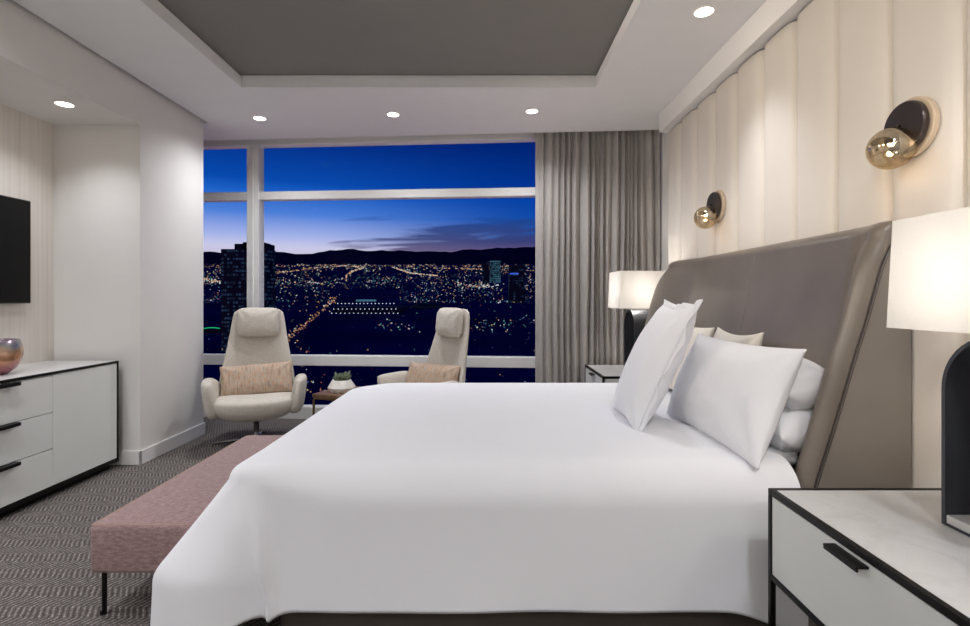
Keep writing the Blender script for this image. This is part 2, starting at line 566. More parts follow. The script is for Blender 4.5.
for (ys, sgn) in ((HY0, 1), (HY1, -1)):
    bm = bmesh.new()
    zz = [i / 36 * ztop for i in range(37)]
    fr = [(rim(z, sgn < 0) + RE + .004, z) for z in zz] + [(min(rim(ztop, sgn < 0) + RE + RE * math.sin(PI / 2 * k / 6), HBACK - .004), ztop + (RE - .004) * math.sin(PI / 2 * k / 6)) for k in range(1, 7)]
    fl = [bm.verts.new((x, ys + sgn * .004, z)) for x, z in fr]
    bk = [bm.verts.new((HBACK, ys + sgn * .004, z)) for x, z in fr]
    for i in range(len(fr) - 1):
        bm.faces.new((fl[i], fl[i + 1], bk[i + 1], bk[i]))
    bedpart('side_panel', bm, M['leather_side'], hb)
    for dx, r, mt in ((RE + .006, .0035, 'thread'), (RE + .016, .0011, 'thread')):
        bm = bmesh.new()
        tube(bm, [(rim(z, sgn < 0) + dx, ys + sgn * (.0 if dx > RE else .004), z) for z in zz[4:]], r, 6)
        bedpart('piping', bm, M[mt], hb, smooth=True)
bm = bmesh.new()                                     # raised seam down the middle
tube(bm, [(hb_front(2.95, z) - .0005, 2.95, z) for z in zs] , .003, 6)
bedpart('seam', bm, M['seam'], hb, smooth=True)

# duvet -----------------------------------------------------------
DX0, DX1, DY0, DY1, DZ, CR, CF = -0.985, 1.19, 1.93, 3.92, 0.665, 0.06, 0.34
def perimeter():
    """outer outline of the duvet, from the head end along the near side, round the foot, back along the far side"""
    out = []
    def seg(p, q, n, nrm):
        for i in range(n):
            t = i / n
            out.append(((p[0] + (q[0] - p[0]) * t, p[1] + (q[1] - p[1]) * t), nrm))
    def arc(c, a0, a1, n, r):
        for i in range(n):
            a = a0 + (a1 - a0) * i / n
            out.append(((c[0] + r * math.cos(a), c[1] + r * math.sin(a)), (math.cos(a), math.sin(a))))
    seg((DX1, DY0), (DX0 + .6, DY0), 60, (0, -1))
    seg((DX0 + .6, DY0), (DX0 + CR, DY0), 70, (0, -1))
    arc((DX0 + CR, DY0 + CR), 1.5 * PI, PI, 40, CR)
    seg((DX0, DY0 + CR), (DX0, DY1 - CF), 100, (-1, 0))
    arc((DX0 + CF, DY1 - CF), PI, PI / 2, 24, CF)
    seg((DX0 + CF, DY1), (1.03, DY1), 60, (0, 1))
    out.append(((1.03, DY1), (0, 1)))
    return out
per = perimeter()
arc_s = [0.0]
for (p, _), (q, _) in zip(per, per[1:]):
    arc_s.append(arc_s[-1] + math.hypot(q[0] - p[0], q[1] - p[1]))
s_c = arc_s[60 + 70 + 20]                            # middle of the near foot corner
s_f = arc_s[60 + 70 + 40 + 100 + 12]                 # far foot corner
def flare(z):
    t = (.61 - z) / (.61 - .29)
    return .255 * (max(0, t) if t < .9 else 1 - .1 * max(0, 1 - (t - .9) / .2) ** 2)
bm = bmesh.new()
cols = []
NR, ND = 9, 34
for (p, nrm), s in zip(per, arc_s):
    a = s - s_c
    tip = math.exp(-(abs(a) / .105) ** 2.2)
    tipf = math.exp(-((s - s_f) / .12) ** 2)
    head = sstep(.35, 0.0, s)                        # near head end
    hem = 0.132 - .105 * sstep(.13, .03, abs(a)) - .07 * sstep(.30, .0, s) - .06 * tipf + .002 * math.sin(s * 7)
    wav = 0.004 * math.sin(s * 5.1 + 1) + .003 * math.sin(s * 11.3)
    foot = 1.0 if nrm[0] < -.7 else 0.0
    d = Vector(nrm)
    if abs(a) < .4:
        dd = Vector((-0.97, -0.24))
        d = (d * (1 - tip) + dd * tip).normalized()
    col = []
    DR = (.058 + .095 * sstep(.05, .40, abs(a)) if a < 0 else .058 + .012 * sstep(.05, .3, a)) + .04 * tipf
    inner = Vector(p) - Vector(nrm) * DR
    sx = max(-0.55, min(0.75, inner.x))
    spine = Vector((sx, 2.94))
    for k in range(NR):                              # top, from the spine to the start of the roll
        t = k / NR
        q = spine.lerp(inner, t)
        z = DZ + .022 * (1 - t ** 3) + .0035 * noise.noise(Vector((q.x * 3, q.y * 3, 1)))
        col.append((q.x, q.y, z))
    for k in range(9):                               # roll
        th = PI / 2 * k / 8
        z = DZ - DR * (1 - math.cos(th))
        q = inner + Vector(nrm) * DR * math.sin(th) + d * flare(z) * tip
        col.append((q.x, q.y, z))
    zt = DZ - DR
    for k in range(1, ND + 1):                       # drop
        t = k / ND
        z = zt + (hem - zt) * t
        ridge = 0.050 * math.exp(-abs(a + .115 + .075 * t) / .022) * (1 + .35 * sstep(.8, 1, t)) if a < 0 else 0
        fl = flare(z) * tip + .05 * tipf * t + ridge * sstep(0.0, .7, t) + (wav + .02) * t * t
        fl += .012 * head * math.sin(t * 9) * t
        q = Vector(p) + d * fl
        col.append((q.x, q.y, z))
    # turned-under hem
    q = Vector(p) + d * (fl - .02)
    col.append((q.x, q.y, hem + .004))
    q = Vector(p) + d * (fl - .025)
    col.append((q.x, q.y, hem + .05))
    cols.append([bm.verts.new(c) for c in col])
for a, b in zip(cols, cols[1:]):
    for i in range(len(a) - 1):
        bm.faces.new((a[i], a[i + 1], b[i + 1], b[i]))
# close the head end
hd = [c[0] for c in (cols[0],)] 
bmesh.ops.remove_doubles(bm, verts=bm.verts[:], dist=1e-5)
bmesh.ops.transform(bm, matrix=Matrix.Identity(4), verts=bm.verts[:])
duvet = newobj('duvet', bm, M['linen'], smooth=True)
tag(duvet, 'smooth white duvet draped over the whole bed down to its base', 'bedding')

# the strip of sheet at the head, between duvet and headboard
bm = B(0.80, 1.30, 2.12, 3.84, .602, .672, .03, 3)
sheet = newobj('bed_sheet', bm, M['linen'], smooth=True)
tag(sheet, 'white folded sheet under the pillows against the leather headboard', 'bedding')

# pillows ---------------------------------------------------------
def pillow_bm(w, h, t, n=34, pull=0.07, seed=0, flange=0.0, lump=0.006, rnd=0.0):
    """w along local x, h along local z, thickness along local y"""
    bm = bmesh.new()
    def prof(u, v):
        e = max(0.0, (1 - abs(u) ** 2.6)) ** 0.55 * max(0.0, (1 - abs(v) ** 2.6)) ** 0.55
        return e
    sides = []
    for s in (-1, 1):
        def f(i, j, s=s):
            u, v = -1 + 2 * i, -1 + 2 * j
            u = math.sin(u * PI / 2) * .55 + u * .45
            v = math.sin(v * PI / 2) * .55 + v * .45
            x = w / 2 * u * (1 - pull * (1 - v * v) * abs(u))
            z = h / 2 * v * (1 - pull * (1 - u * u) * abs(v))
            x *= 1 - rnd * abs(v) ** 6
            z *= 1 - rnd * abs(u) ** 6
            e = prof(u, v)
            y = s * (t / 2 * e + .004)
            y += s * lump * noise.noise(Vector((x * 7 + seed, z * 7, s * 3.1))) * min(1, e * 2)
            # crease rays from the corners
            y += s * .006 * math.sin(9 * math.atan2(abs(z) - h / 2, abs(x) - w / 2)) * (1 - e) * e * 3
            return (x, y, z)
        sides.append(grid_surf(bm, f, n, n))
    a, b = sides
    ring = [(i, 0) for i in range(n)] + [(n, j) for j in range(n)] + [(i, n) for i in range(n, 0, -1)] + [(0, j) for j in range(n, 0, -1)]
    for k in range(len(ring)):
        (i0, j0), (i1, j1) = ring[k], ring[(k + 1) % len(ring)]
        bm.faces.new((a[i0][j0], a[i1][j1], b[i1][j1], b[i0][j0]))
    return bm, ring

def frame_mtx(center, xdir, up):
    """local x -> xdir, local z -> up (made square to x), local y -> z cross x"""
    x = Vector(xdir).normalized()
    z = Vector(up)
    z = (z - x * z.dot(x)).normalized()
    y = z.cross(x)
    m = Matrix((x, y, z)).transposed().to_4x4()
    m.translation = Vector(center)
    return m

def flange_bm(w, h, fw, pull, seed):
    bm = bmesh.new()
    n = 40
    loop = []
    for k in range(4 * n):
        sgm, t = divmod(k, n)
        t = -1 + 2 * t / n
        u, v = ((t, -1), (1, t), (-t, 1), (-1, -t))[sgm]
        loop.append((u, v))
    rings = []
    for lv, th in ((0.0, -.004), (1.0, -.0035), (1.0, .0035), (0.0, .004)):
        r = []
        for k, (u, v) in enumerate(loop):
            x = w / 2 * u * (1 - pull * (1 - v * v)) * .985
            z = h / 2 * v * (1 - pull * (1 - u * u)) * .985
            x += fw * lv * (u if abs(u) == 1 else u * .9 if abs(v) == 1 else 0) * (1 if abs(u) == 1 else .0 + abs(u) ** 6)
            z += fw * lv * (v if abs(v) == 1 else v * abs(v) ** 6)
            wv = .012 * math.sin(k * .33 + seed) * lv + .008 * math.sin(k * .71) * lv
            r.append(bm.verts.new((x, th + wv, z)))
        rings.append(r)
    m = len(loop)
    for a, b in zip(rings, rings[1:] + rings[:1]):
        for i in range(m):
            bm.faces.new((a[i], a[(i + 1) % m], b[(i + 1) % m], b[i]))
    return bm

def pillow(name, label, w, h, t, mtx, mat, cat='pillow', seed=0, pull=.07, flange=0.0, group=None, lump=.006):
    bm, _ = pillow_bm(w, h, t, seed=seed, pull=pull, lump=lump)
    o = newobj(name, bm, mat, smooth=True)
    o.matrix_world = mtx
    tag(o, label, cat, group)
    if flange:
        newobj('flange', flange_bm(w, h, flange, pull, seed), mat, o, smooth=True)
    return o

# near king pillow, leaning
pillow('bed_pillow', 'long white pillow leaning in front of the cream pillows, nearest the bedside table', .88, .495, .20,
       frame_mtx((1.108, 2.405, .875), (-.05, 1, .0), (.19, .03, .46)), M['linen'], seed=3, pull=.08)
# square pillow in front, far side
pillow('square_pillow', 'square white flanged pillow standing foremost on the bed', .50, .67, .18,
       frame_mtx((.853, 2.655, .962), (.035, 1, 0), (.27, -.01, .58)), M['linen'], seed=11, pull=.09, flange=.035)
# cream pillows standing against the headboard
pillow('bed_pillow', 'cream pillow mostly hidden behind the long white pillow, two tips showing', .46, .47, .12,
       frame_mtx((1.285, 2.74, .905), (-.03, 1, 0), (.12, .0, .44)), M['cream_linen'], seed=21, pull=.13)
pillow('bed_pillow', 'cream pillow standing at the far side behind the square flanged pillow', .72, .46, .12,
       frame_mtx((1.28, 3.36, .905), (.03, 1, 0), (.12, .0, .44)), M['cream_linen'], seed=31, pull=.07)
# flat pillows stacked at the near end
pillow('bed_pillow', 'upper of the two flat pillows stacked beside the headboard wing',   .44, .23, .225,
       frame_mtx((1.325, 2.28, .93), (0, 1, 0), (1, 0, .12)), M['linen'], seed=41, pull=.03)
pillow('bed_pillow', 'lower of the two flat pillows stacked beside the headboard wing',   .44, .23, .225,
       frame_mtx((1.295, 2.28, .752), (0, 1, 0), (1, 0, .12)), M['linen'], seed=51, pull=.03)

# ------------------------------------------------------------------ bench
bn = thing('bench', 'long low dusty pink upholstered bench at the foot of the bed', 'bench', (-1.36, 2.775, 0))
newobj('cushion', B(-.25, .25, -.69, .69, .18, .38, .02, 4), M['bench'], bn, smooth=True)
bm = bmesh.new()
loop = [(-.243, -.678), (.243, -.678), (.243, .678), (-.243, .678), (-.243, -.678)]
tube(bm, [(x, y, .3755) for x, y in loop], .0045, 8)
newobj('piping', bm, M['bench_pipe'], bn, smooth=True)
for sx in (-1, 1):
    for sy in (-1, 1):
        bm = bmesh.new()
        tube(bm, [(sx * .215, sy * .655, .0), (sx * .215, sy * .655, .012), (sx * .213, sy * .652, .012), (sx * .213, sy * .652, .17)], [.013, .013, .0095, .0095], 12)
        newobj('leg', bm, M['black'], bn, smooth=False)

# ------------------------------------------------------------------ dresser
DXF, DTOP = -2.82, .82
dr = thing('dresser', 'long white low dresser with black edging under the television', 'dresser', (-3.09, 2.96, 0))
ox, oy = -3.09, 2.96
def dpart(name, bm, mat, parent=dr, smooth=False):
    bmesh.ops.translate(bm, verts=bm.verts[:], vec=(-ox, -oy, 0))
    return newobj(name, bm, mat, parent, smooth)
Y0, Y1 = 1.96, 3.955
dpart('body', B(XL + .006, DXF - .022, Y0 + .01, Y1 - .01, .075, DTOP - .012), M['lacquer'])
bm = bmesh.new()
for (a, b) in ((Y0, Y0 + .014), (Y1 - .014, Y1)):
    box(bm, XL + .004, DXF, a, b, .05, DTOP - .002, .001, 1)
box(bm, XL + .004, DXF, Y0, Y1, .05, .075, .001, 1)
box(bm, DXF - .014, DXF, Y0, Y1, DTOP - .018, DTOP - .001, .001, 1)
dpart('edging', bm, M['black'])
dpart('top', B(XL + .004, DXF - .014, Y0 + .014, Y1 - .014, DTOP - .014, DTOP, .001, 1), M['stone'])
dpart('plinth', B(XL + .01, DXF - .05, Y0 + .03, Y1 - .03, 0, .055), M['black'])
def edge_pull(bm, x, yc, ln, z, sx=1):
    """folded tab pull hooked over a drawer's top edge; sticks out towards sx"""
    box(bm, x - .006 if sx > 0 else x - .034, x + .034 if sx > 0 else x + .006, yc - ln / 2, yc + ln / 2, z - .008, z - .001, .001, 1)
    xo = x + sx * .030
    box(bm, xo - .003, xo + .003, yc - ln / 2, yc + ln / 2, z - (.022 if sx > 0 else .016), z - .004, .001, 1)
zrows = [(.078, .318), (.322, .555), (.559, .797)]
for (a, b) in ((Y0 + .016, 2.556), (3.360, Y1 - .016)):
    dpart('door', B(DXF - .022, DXF - .004, a, b, .078, .800, .0015, 1), M['lacquer'])
for (z0, z1) in zrows:
    d_ = dpart('drawer', B(DXF - .022, DXF - .004, 2.559, 3.357, z0, z1 - .003, .0015, 1), M['lacquer'])
    bm = bmesh.new()
    edge_pull(bm, DXF - .004, 2.958, .27, z1 + .001)
    dpart('handle', bm, M['black'], d_)

# bowl
bm = bmesh.new()
lathe(bm, [(.0, .004), (.07, .0), (.075, .006), (.115, .04), (.140, .09), (.147, .135), (.143, .175), (.132, .212), (.127, .218), (.121, .212), (.132, .175), (.136, .135), (.129, .09), (.104, .045), (.06, .016), (0, .014)], 48)
bowl = newobj('vase', bm, M['irid'], smooth=True, loc=(-3.085, 3.22, DTOP))
tag(bowl, 'round iridescent pink and bronze glass vase on the dresser top', 'vase')

# television
tv = thing('television', 'wide flat black television mounted on the striped wall above the dresser', 'television', (-3.33, 3.05, 1.63))
newobj('case', B(-.025, .018, -.70, .70, -.368, .375, .004, 1), M['tv_case'], tv)
newobj('screen', B(.0175, .0200, -.692, .692, -.358, .367), M['tv'], tv)
newobj('wall_mount', B(-.040, -.02, -.2, .2, -.2, .2), M['tv_case'], tv)

# ------------------------------------------------------------------ nightstands
NX0, NX1, NZ = .98, 1.612, .64
def make_nightstand(label, loc):
    t = thing('bedside_table', label, 'bedside table', loc, 0, 'bedside tables')
    d, w = NX1 - NX0, .78                           # local: x 0..d (front at 0), y -w/2..w/2
    bm = bmesh.new()
    e = .018
    for y in (-w / 2, w / 2 - e):
        box(bm, 0, d, y, y + e, NZ - .02, NZ, .001, 1)
        box(bm, 0, d, y, y + e, .33, .348, .001, 1)
    for x in (0, d - e):
        box(bm, x, x + e, -w / 2 + e, w / 2 - e, NZ - .02, NZ, .001, 1)
        box(bm, x, x + e, -w / 2 + e, w / 2 - e, .33, .348, .001, 1)
    newobj('frame', bm, M['black'], t)
    for x in (0, d - e):
        for y in (-w / 2, w / 2 - e):
            newobj('leg', B(x, x + e, y, y + e, 0, NZ - .021, .001, 1), M['black'], t)
    newobj('top', B(e, d - e, -w / 2 + e, w / 2 - e, NZ - .018, NZ - .002), M['stone'], t)
    newobj('body', B(e + .01, d - .006, -w / 2 + .004, w / 2 - .004, .349, NZ - .021), M['lacquer'], t)
    dw = newobj('drawer', B(.004, e + .008, -w / 2 + e + .001, w / 2 - e - .001, .350, NZ - .024, .001, 1), M['lacquer'], t)
    bm = bmesh.new()
    edge_pull(bm, .004, -.012, .13, NZ - .030, -1)
    newobj('handle', bm, M['black'], dw)
    return t
NYN, NYF = 1.40, 4.72
ns = make_nightstand('white bedside table with black frame standing nearest the viewer', (NX0, NYN, 0))
ns2 = copy_tree(ns)
ns2.location = (NX0, NYF, 0)
ns2['label'] = 'white bedside table with black frame beside the curtain, beyond the bed'

# ------------------------------------------------------------------ table lamps
def make_lamp(label, loc):
    t = thing('table_lamp', label, 'lamp', loc, 0, 'bedside lamps')
    R, H, T, ex = .165, .395, .012, .075              # arch radius, springing height, wall, half depth
    def arch(r, x):
        pts = [(x, -r, .0)]
        pts += [(x, -r, H * k / 4) for k in range(1, 4)]
        pts += [(x, -r * math.cos(PI * k / 28), H + r * math.sin(PI * k / 28)) for k in range(29)]
        pts += [(x, r, H * k / 4) for k in range(3, 0, -1)]
        pts += [(x, r, 0.0)]
        return pts
    bm = bmesh.new()
    rings = [arch(R, -ex), arch(R, ex), arch(R - T, ex), arch(R - T, -ex)]
    vr = [[bm.verts.new(p) for p in r] for r in rings]
    for a, b in zip(vr, vr[1:] + vr[:1]):
        for i in range(len(a) - 1):
            bm.faces.new((a[i], a[i + 1], b[i + 1], b[i]))
    box(bm, -ex, ex, -R + .0005, R - .0005, 0.0, .006)
    newobj('arch', bm, M['lamp_black'], t)
    bm = bmesh.new()
    pts = arch(R - T + .001, .0)
    f0 = [bm.verts.new((.02, y, z)) for _, y, z in pts]
    f1 = [bm.verts.new((.03, y, z)) for _, y, z in pts]
    bm.faces.new(f0); bm.faces.new(f1[::-1])
    newobj('back_panel', bm, M['lamp_black'], t)
    newobj('plinth', B(-ex + .003, .02, -R + T, R - T, .006, .03, .002, 1), M['stone'], t)
    bm = bmesh.new()
    lathe(bm, [(.018, H + R - .004), (.018, H + R + .006), (.008, H + R + .012), (.008, H + R + .05), (.014, H + R + .055), (.014, H + R + .10), (0, H + R + .10)], 20)
    newobj('stem', bm, M['chrome'], t, smooth=True)
    z0, z1 = .572, .888
    bm = bmesh.new()
    def rr(hx, hy, r, z):
        pts = []
        for (cx, cy, a0) in ((hx - r, hy - r, 0), (-hx + r, hy - r, PI / 2), (-hx + r, -hy + r, PI), (hx - r, -hy + r, 1.5 * PI)):
            for k in range(5):
                a = a0 + PI / 2 * k / 4
                pts.append((cx + r * math.cos(a), cy + r * math.sin(a), z))
        return pts
    outer = [rr(.215 - .010 * k / 3, .20 - .010 * k / 3, .012, z0 + (z1 - z0) * k / 3) for k in range(4)]
    loft(bm, outer, cap=False)
    sh = newobj('lamp_shade', bm, M['shade'], t)
    bm = bmesh.new()
    tube(bm, [(-.185, 0, .84), (.185, 0, .84)], .0025, 6)
    tube(bm, [(0, -.18, .84), (0, .18, .84)], .0025, 6)
    tube(bm, [(0, 0, .64), (0, 0, .845)], .003, 6)
    newobj('spider', bm, M['chrome'], sh)
    bm = bmesh.new()
    bmesh.ops.create_uvsphere(bm, u_segments=20, v_segments=12, radius=.03, matrix=Matrix.Translation((0, 0, .71)))
    b = newobj('bulb', bm, M['bulb'], t, smooth=True)
    return t
M['bulb'] = mat_emit('bulb_glow', (255, 236, 208), 2.5)
lampn = make_lamp('table lamp with rectangular white shade on the nearest bedside table', (1.410, 1.345, NZ))
lampf = copy_tree(lampn)
lampf.location = (1.325, 4.50, NZ)
lampf['label'] = 'table lamp with rectangular white shade in front of the curtain'

# ------------------------------------------------------------------ wall sconces
def make_sconce(label, loc):
    t = thing('wall_sconce', label, 'wall lamp', loc, 0, 'wall sconces')    # origin: centre of the plate on the wall; room side is -x
    bm = bmesh.new(); lathe(bm, [(.112, .0), (.112, -.016), (.108, -.020), (0, -.020)], 40, axis='X'); newobj('backing_ring', bm, M['sconce_tan'], t, smooth=False)
    bm = bmesh.new(); lathe(bm, [(.098, -.026), (.098, -.040), (.094, -.046), (0, -.048)], 40, axis='X'); newobj('back_plate', bm, M['sconce_dark'], t, smooth=False)
    bm = bmesh.new(); lathe(bm, [(.006, -.046), (.006, -.056), (.004, -.060), (0, -.060)], 12, c=(0, .01, .01), axis='X'); newobj('knob', bm, M['sconce_dark'], t, smooth=True)
    bm = bmesh.new(); tube(bm, [(-.045, 0, -.02), (-.085, 0, -.035), (-.10, 0, -.06)], .014, 12); newobj('arm', bm, M['sconce_dark'], t, smooth=True)
    g = newobj('globe', lathe(bmesh.new(), [(.078 * math.sin(PI * k / 24), .078 * math.cos(PI * k / 24)) for k in range(25)], 40), M['smoked'], t, smooth=True, loc=(-.090, 0, -.080))
    bm = bmesh.new(); bmesh.ops.create_uvsphere(bm, u_segments=16, v_segments=10, radius=.012)
    newobj('bulb', bm, M['bulb_hot'], t, smooth=True, loc=(-.088, 0, -.060))
    return t
M['sconce_tan'] = mat_plain('sconce_tan', (214, 194, 168), 0.5, var=0.02)
M['sconce_dark'] = mat_plain('sconce_bronze', (74, 66, 63), 0.3, 0.6, var=0.08)
M['bulb_hot'] = mat_emit('sconce_bulb_glow', (255, 232, 196), 12.0)
SCX = 1.634
sc1 = make_sconce('smoky globe wall sconce on dark round plate, the large one above the nearest lamp', (SCX, 1.965, 1.95))
sc2 = copy_tree(sc1)
sc2.location = (SCX, 3.62, 1.945)
sc2['label'] = 'smoky globe wall sconce near the curtain, the one that looks small'

# ------------------------------------------------------------------ curtain
CX0, CX1 = .505, 1.735
def curtain_pt(u, v, back=0.0):
    s = u
    x = CX0 + (CX1 - CX0) * s
    z = .012 + (3.12 - .012) * v
    ph = 19.5 * s + .40 * math.sin(7 * s + 1.2) + .26 * math.sin(23 * s + .7)
    ph += .30 * noise.noise(Vector((s * 8, z * .5, 2.0))) * (1.25 - .35 * v)
    e = sstep(.025, .075, s)
    amp = .100 * (.85 + .7 * noise.noise(Vector((math.floor(ph) * 3.7, z * .12, 7.0)))) * e
    w = abs(math.sin(PI * ph)) ** .5 - .5
    x += .006 * math.sin(2 * PI * ph) * e * sstep(1.0, .97, s)
    y = lip(x) + .085 - amp * w + back
    return (x, y, z)
bm = bmesh.new()
nu, nv = 420, 26
f_ = grid_surf(bm, lambda u, v: curtain_pt(u, v), nu, nv)
b_ = grid_surf(bm, lambda u, v: curtain_pt(u, v, .004), nu, nv)
for i in range(nu):
    bm.faces.new((f_[i][0], f_[i + 1][0], b_[i + 1][0], b_[i][0]))
    bm.faces.new((f_[i][nv], f_[i + 1][nv], b_[i + 1][nv], b_[i][nv]))
for j in range(nv):
    bm.faces.new((f_[0][j], f_[0][j + 1], b_[0][j + 1], b_[0][j]))
    bm.faces.new((f_[nu][j], f_[nu][j + 1], b_[nu][j + 1], b_[nu][j]))
cur = newobj('curtain', bm, M['curtain'], smooth=True)
tag(cur, 'floor-length pleated taupe curtain drawn to the right of the window', 'curtain')
bm = bmesh.new()
tube(bm, [(XL + .05, lip(XL) + .085, 3.13), (XR - .01, lip(XR) + .085, 3.13)], .012, 8)
struct('trim_curtain_track', bm, M['trim'])

# ------------------------------------------------------------------ lounge chairs
def make_chair(label, loc, rz):
    t = thing('lounge_chair', label, 'armchair', loc, rz, 'lounge chairs by the window')     # faces -y
    # tall tapered back shell
    bm = bmesh.new()
    tab_w = [(.26, .48), (.34, .58), (.45, .65), (.60, .63), (.80, .55), (1.0, .485), (1.12, .45), (1.165, .425), (1.19, .36), (1.2, .24)]
    tab_y = [(.26, .16), (.36, .23), (.48, .275), (.7, .305), (1.0, .345), (1.2, .365)]
    tab_t = [(.26, .05), (.4, .085), (.8, .075), (1.1, .065), (1.17, .05), (1.2, .025)]
    rings = []
    zz = [.26, .29, .33, .38, .44, .5, .57, .64, .72, .8, .88, .96, 1.03, 1.08, 1.12, 1.145, 1.165, 1.18, 1.19, 1.197, 1.2]
    for z in zz:
        w, yy, th = interp(tab_w, z), smooth_tab(tab_y, z, .08), interp(tab_t, z)
        bend = .10 * (1 - sstep(.5, 1.25, z) * .55)
        r = []
        for k in range(40):
            a = 2 * PI * k / 40
            x = w / 2 * spow(math.cos(a), .7)
            y = yy + th / 2 * spow(math.sin(a), .7) - bend * (abs(x) / (w / 2)) ** 2.2 * (w / .6)
            r.append((x, y, z))
        rings.append(r)
    loft(bm, rings)
    newobj('backrest', bm, M['chair'], t, smooth=True)
    # arms: upright padded wings that run from the back to the front of the seat
    for sx in (-1, 1):
        bm = bmesh.new()
        rings = []
        ny = 16
        for k in range(ny + 1):
            q = k / ny
            y = .25 - .53 * q
            e = min(1.0, (1 - (max(0, q - .86) / .14) ** 2) ** .5 if q < 1 else .12) if q > .86 else 1.0
            e = max(e, .25)
            hi = (.52 + .09 * sstep(0, .45, q) - .02 * q)
            lo = .26 + .03 * q
            mid = (hi + lo) / 2 + (.02 if q > .8 else 0) * (1 - e)
            hh = (hi - lo) / 2 * (0.78 + .22 * e)
            th = .050 * (0.35 + .65 * e)
            xm = .312 + .055 * sstep(0, .5, q) - .03 * sstep(.6, 1, q)
            r = []
            for m in range(24):
                a = 2 * PI * m / 24
                zz_ = hh * spow(math.sin(a), .5)
                xx = th * spow(math.cos(a), .6) + .022 * (zz_ / hh)
                r.append((sx * (xm + xx), y, mid + zz_))
            rings.append(r)
        loft(bm, rings)
        newobj('armrest', bm, M['chair'], t, smooth=True)
    # seat: flattish top, bowl-shaped underside
    bm = bmesh.new()
    def seat(i, j):
        th = -PI / 2 + PI * j
        a = 2 * PI * i
        cx, sz = math.cos(th), math.sin(th)
        x = .345 * spow(math.cos(a), .62) * max(cx, 0) ** .55
        y = -.04 + .33 * spow(math.sin(a), .62) * max(cx, 0) ** .55
        z = .365 + (.065 * spow(sz, .8) if sz > 0 else .15 * spow(sz, .9))
        z += .02 * (abs(x) / .345) ** 2 - .02 * ((y - .1) / .33)
        return (x, y, z)
    grid_surf(bm, seat, 48, 20)
    bmesh.ops.remove_doubles(bm, verts=bm.verts[:], dist=1e-5)
    newobj('seat', bm, M['chair'], t, smooth=True)
    # headrest
    pb, _ = pillow_bm(.37, .275, .13, n=24, pull=.0, seed=5, lump=.002, rnd=.10)
    hr = newobj('headrest', pb, M['chair'], t, smooth=True)
    hr.matrix_local = frame_mtx((0, .265, 1.072), (1, 0, 0), (0, .11, 1))
    # pedestal
    bm = bmesh.new()
    lathe(bm, [(.06, .235), (.06, .225), (.024, .215), (.022, .06), (.03, .05), (.03, .035), (0, .035)], 24)
    newobj('column', bm, M['chrome'], t, smooth=True)
    for k in range(4):
        a = math.radians(-5) + k * PI / 2
        bm = bmesh.new()
        tube(bm, [(0, 0, .045), (.15 * math.cos(a), .15 * math.sin(a), .038), (.37 * math.cos(a), .37 * math.sin(a), .018)], [.018, .015, .010], 10)
        lathe(bm, [(.014, 0), (.014, .012), (0, .014)], 12, c=(.365 * math.cos(a), .365 * math.sin(a), 0))
        newobj('foot', bm, M['chrome'], t, smooth=True)
    return t
C1 = (-2.06, 4.62)
C2 = (-.545, 4.64)
r1, r2 = math.radians(20), math.radians(-50)
ch1 = make_chair('cream swivel lounge chair facing the room, beside the white column', (C1[0], C1[1], 0), r1)
ch2 = copy_tree(ch1)
ch2.location = (C2[0], C2[1], 0)
ch2.rotation_euler = (0, 0, r2)
ch2['label'] = 'cream swivel lounge chair turned aside, half hidden behind the bed'
def on_chair(c, rz, p):
    return Vector((c[0] + p[0] * math.cos(rz) - p[1] * math.sin(rz), c[1] + p[0] * math.sin(rz) + p[1] * math.cos(rz), p[2]))
for c, rz, lab, tilt in ((C1, r1, 'woven tan lumbar pillow on the chair beside the column', .05), (C2, r2, 'woven tan lumbar pillow on the chair half hidden by the bed', .0)):
    pos = on_chair(c, rz, (.0, .10, .555) if c is C1 else (-.05, .10, .555))
    rz = rz if c is C1 else rz + math.radians(14)
    xd = Vector((math.cos(rz), math.sin(rz), tilt))
    up = on_chair((0, 0), rz, (-.05, .10, .28))
    pillow('lumbar_pillow', lab, .62, .29, .14, frame_mtx(pos, xd, up), M['lumbar'], seed=17, pull=.04, group='lumbar pillows')

# ------------------------------------------------------------------ side table and planter
TZ = .472
st = thing('side_table', 'small walnut side table on thin brass legs between the two chairs', 'side table', (-1.235, 4.60, 0))
hexp = [(-.265, -.16), (.0, -.255), (.26, -.14), (.25, .15), (.0, .24), (-.17, .20)]
bm = bmesh.new(); prism(bm, hexp, TZ - .03, TZ)
bmesh.ops.bevel(bm, geom=bm.edges[:], offset=.004, segments=2, affect='EDGES')
newobj('table_top', bm, M['wood'], st)
bm = bmesh.new(); prism(bm, [(x * .96, y * .96) for x, y in hexp], TZ - .045, TZ - .0305); newobj('apron', bm, M['brass'], st)
for (x, y) in ((-.252, -.155), (.225, -.125), (.215, .125), (-.145, .17)):
    newobj('leg', B(x - .008, x + .008, y - .008, y + .008, 0, TZ - .046), M['brass'], st)

